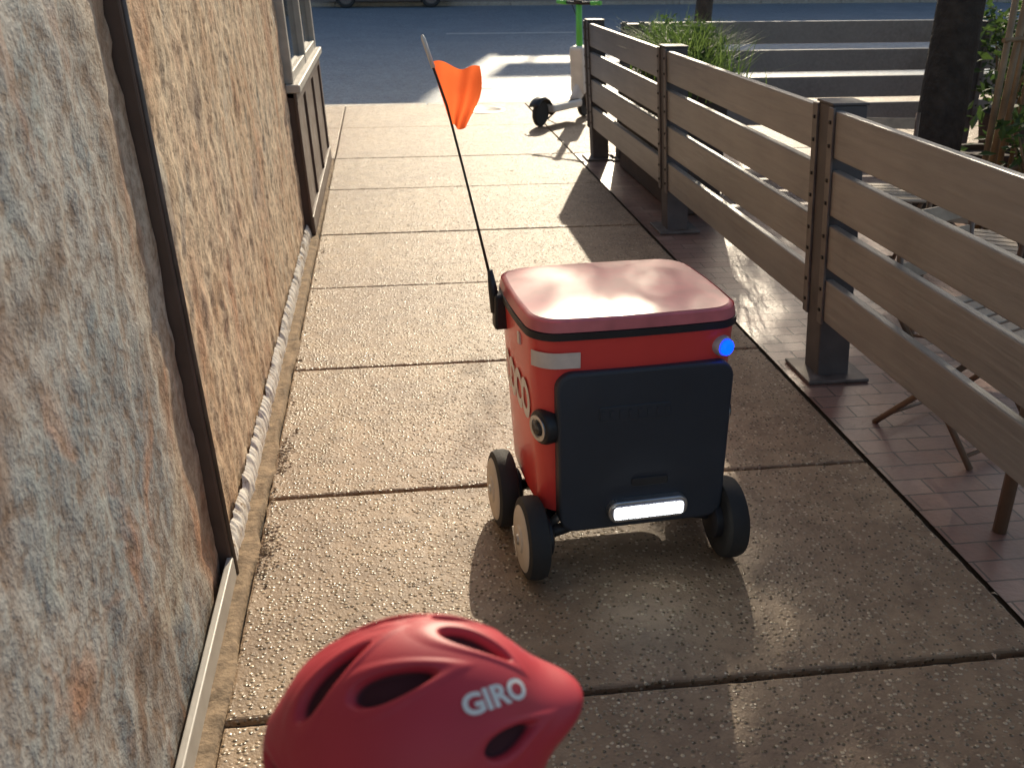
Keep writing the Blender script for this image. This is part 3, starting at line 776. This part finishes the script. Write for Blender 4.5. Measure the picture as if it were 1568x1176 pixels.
for i in range(20):
    x=3.7+i*.105+random.uniform(-.02,.02); y=5.75+random.uniform(-.05,.05)+.05*i
    tube('cane_%d'%i,[(x,y,0),(x+random.uniform(-.05,.05),y,random.uniform(1.5,2.0))],random.uniform(.014,.024),M['bamboo'],CS,8)
for z in (.4,1.2): tube('cross_%d'%int(z*10),[(3.65,5.70,z),(5.85,6.75,z)],.014,M['bamboo'],CS,8)
SB=empty('storage_bench')
box('bench_body',(4.35,5.15,.36),(1.2,.5,.72),M['terra'],SB,.02)
for i in range(3): box('cushion_%d'%i,(4.3+.03*i,5.15,.79+i*.125),(1.0-.08*i,.46,.12),M['bag'],SB,.045,Quaternion((0,0,1),R(4*i-3)),4)

# ---------------------------------------------------------------- across the street
def facade(name,x0,x1,y,h,mat):
    b0=empty(name)
    box('walls',((x0+x1)/2,y+5,h/2-.1),(x1-x0,10,h),mat,b0)
    box('parapet',((x0+x1)/2,y-.1,h-.2),(x1-x0-.02,.3,.4),M['sill'],b0,.02)
    k=int((x1-x0)/3.2); 
    for i in range(k):
        xc=x0+(i+.5)*(x1-x0)/k
        box('shop_window_%d'%i,(xc,y-.03,1.7),(2.3,.1,2.2),M['glass'],b0)
        box('shop_sill_%d'%i,(xc,y-.08,.5),(2.5,.2,.12),M['sill'],b0,.01)
        for fl in range(1,int(h//3.6)):
            box('window_%d_%d'%(i,fl),(xc,y-.03,1.9+fl*3.5),(1.2,.1,1.7),M['glass'],b0)
            box('lintel_%d_%d'%(i,fl),(xc,y-.06,2.85+fl*3.5),(1.5,.16,.2),M['sill'],b0)
    return b0
facade('brick_building',-26,7.2,39,13.8,M['brick'])
facade('brick_building.001',7.25,30,39,10.6,M['brick'])
BB=empty('rooftop_shadow_board')  # unseen board on legs, added to band the shadow on the road
box('board',(11.6,39.4,12.1),(7.6,.2,1.0),M['sill'],BB,.02)
for i in range(6): tube('leg_%d'%i,[(8.2+i*1.36,39.5,10.5),(8.2+i*1.36,39.5,11.7)],.06,M['steel'],BB,8)
def car(name,loc,rz):
    c=empty(name,loc,rz)
    prof=[(-2.2,.35),(-2.25,.7),(-2.1,.9),(-1.55,.98),(-.95,1.40),(.35,1.45),(1.0,1.05),(1.95,.9),(2.2,.7),(2.22,.35)]
    n_=len(prof); vs=[]
    for y,w in ((-.88,1),(-.84,1),(.84,1),(.88,1)):
        for x,z in prof:
            yy=y*(1-(.18 if z>1.1 else 0)); 
            inset=.03 if abs(y)>.86 else 0
            vs.append((x*(1-inset*.3),yy,z-(inset if z>.5 else -inset)))
    fs=[tuple(range(n_)),tuple(reversed(range(3*n_,4*n_)))]
    for j in range(3):
        for i in range(n_): i2=(i+1)%n_; fs.append((j*n_+i,(j+1)*n_+i,(j+1)*n_+i2,j*n_+i2))
    o=obj_from('body',vs,fs,M['carpaint'],c); bm=bmesh.new(); bm.from_mesh(o.data); bmesh.ops.recalc_face_normals(bm,faces=bm.faces); bm.to_mesh(o.data); bm.free(); bevel(o,.05,3)
    for s in (-1,1):
        obj_from('side_glass_%d'%s,[(-1.3,s*.80,1.03),(.85,s*.80,1.03),(.3,s*.745,1.36),(-.85,s*.745,1.36)],[(0,1,2,3)],M['carglass'],c)
        for x in (-1.4,1.4):
            lathe('tyre_%d_%d'%(s,x),[(-.1,.2),(-.1,.3),(-.06,.33),(.06,.33),(.1,.3),(.1,.2)],(x,s*.82,.33),(0,1,0),M['tyre'],c,32)
            lathe('rim_%d_%d'%(s,x),[(-.095,.21),(.095,.21)],(x,s*.83,.33),(0,1,0),M['steel'],c,24)
    return c
car('parked_car',(.3,35.9,-.12),0)

# ---------------------------------------------------------------- light, sky, camera
az,el=R(14.6),R(27.4)
Dv=Vector((math.sin(az)*math.cos(el),math.cos(az)*math.cos(el),math.sin(el)))
ld=bpy.data.lights.new('sun','SUN'); ld.energy=5.0; ld.angle=R(.55); ld.color=(1,.87,.66)
lo=bpy.data.objects.new('sun',ld); S.collection.objects.link(lo); lo.rotation_euler=Dv.to_track_quat('Z','Y').to_euler(); lo.location=(5,20,12)
w=bpy.data.worlds.new('World'); S.world=w; w.use_nodes=True; nt=w.node_tree
bg=nt.nodes['Background']; sk=nt.nodes.new('ShaderNodeTexSky'); sk.sky_type='NISHITA'; sk.sun_disc=False
sk.sun_elevation=el; sk.sun_rotation=az; sk.air_density=1.2; sk.dust_density=2.2; sk.ozone_density=1.3
nt.links.new(sk.outputs[0],bg.inputs['Color']); bg.inputs['Strength'].default_value=.145
cd=bpy.data.cameras.new('camera'); co=bpy.data.objects.new('camera',cd); S.collection.objects.link(co)
co.location=(0,0,1.7); co.rotation_euler=(R(90-24),0,R(-7.2)); cd.lens=34.4; cd.sensor_width=36; cd.clip_end=1000; cd.clip_start=.02
cd.dof.use_dof=True; cd.dof.focus_distance=3.0; cd.dof.aperture_fstop=6
S.camera=co
S.view_settings.view_transform='Standard'; S.view_settings.look='None'; S.view_settings.exposure=0
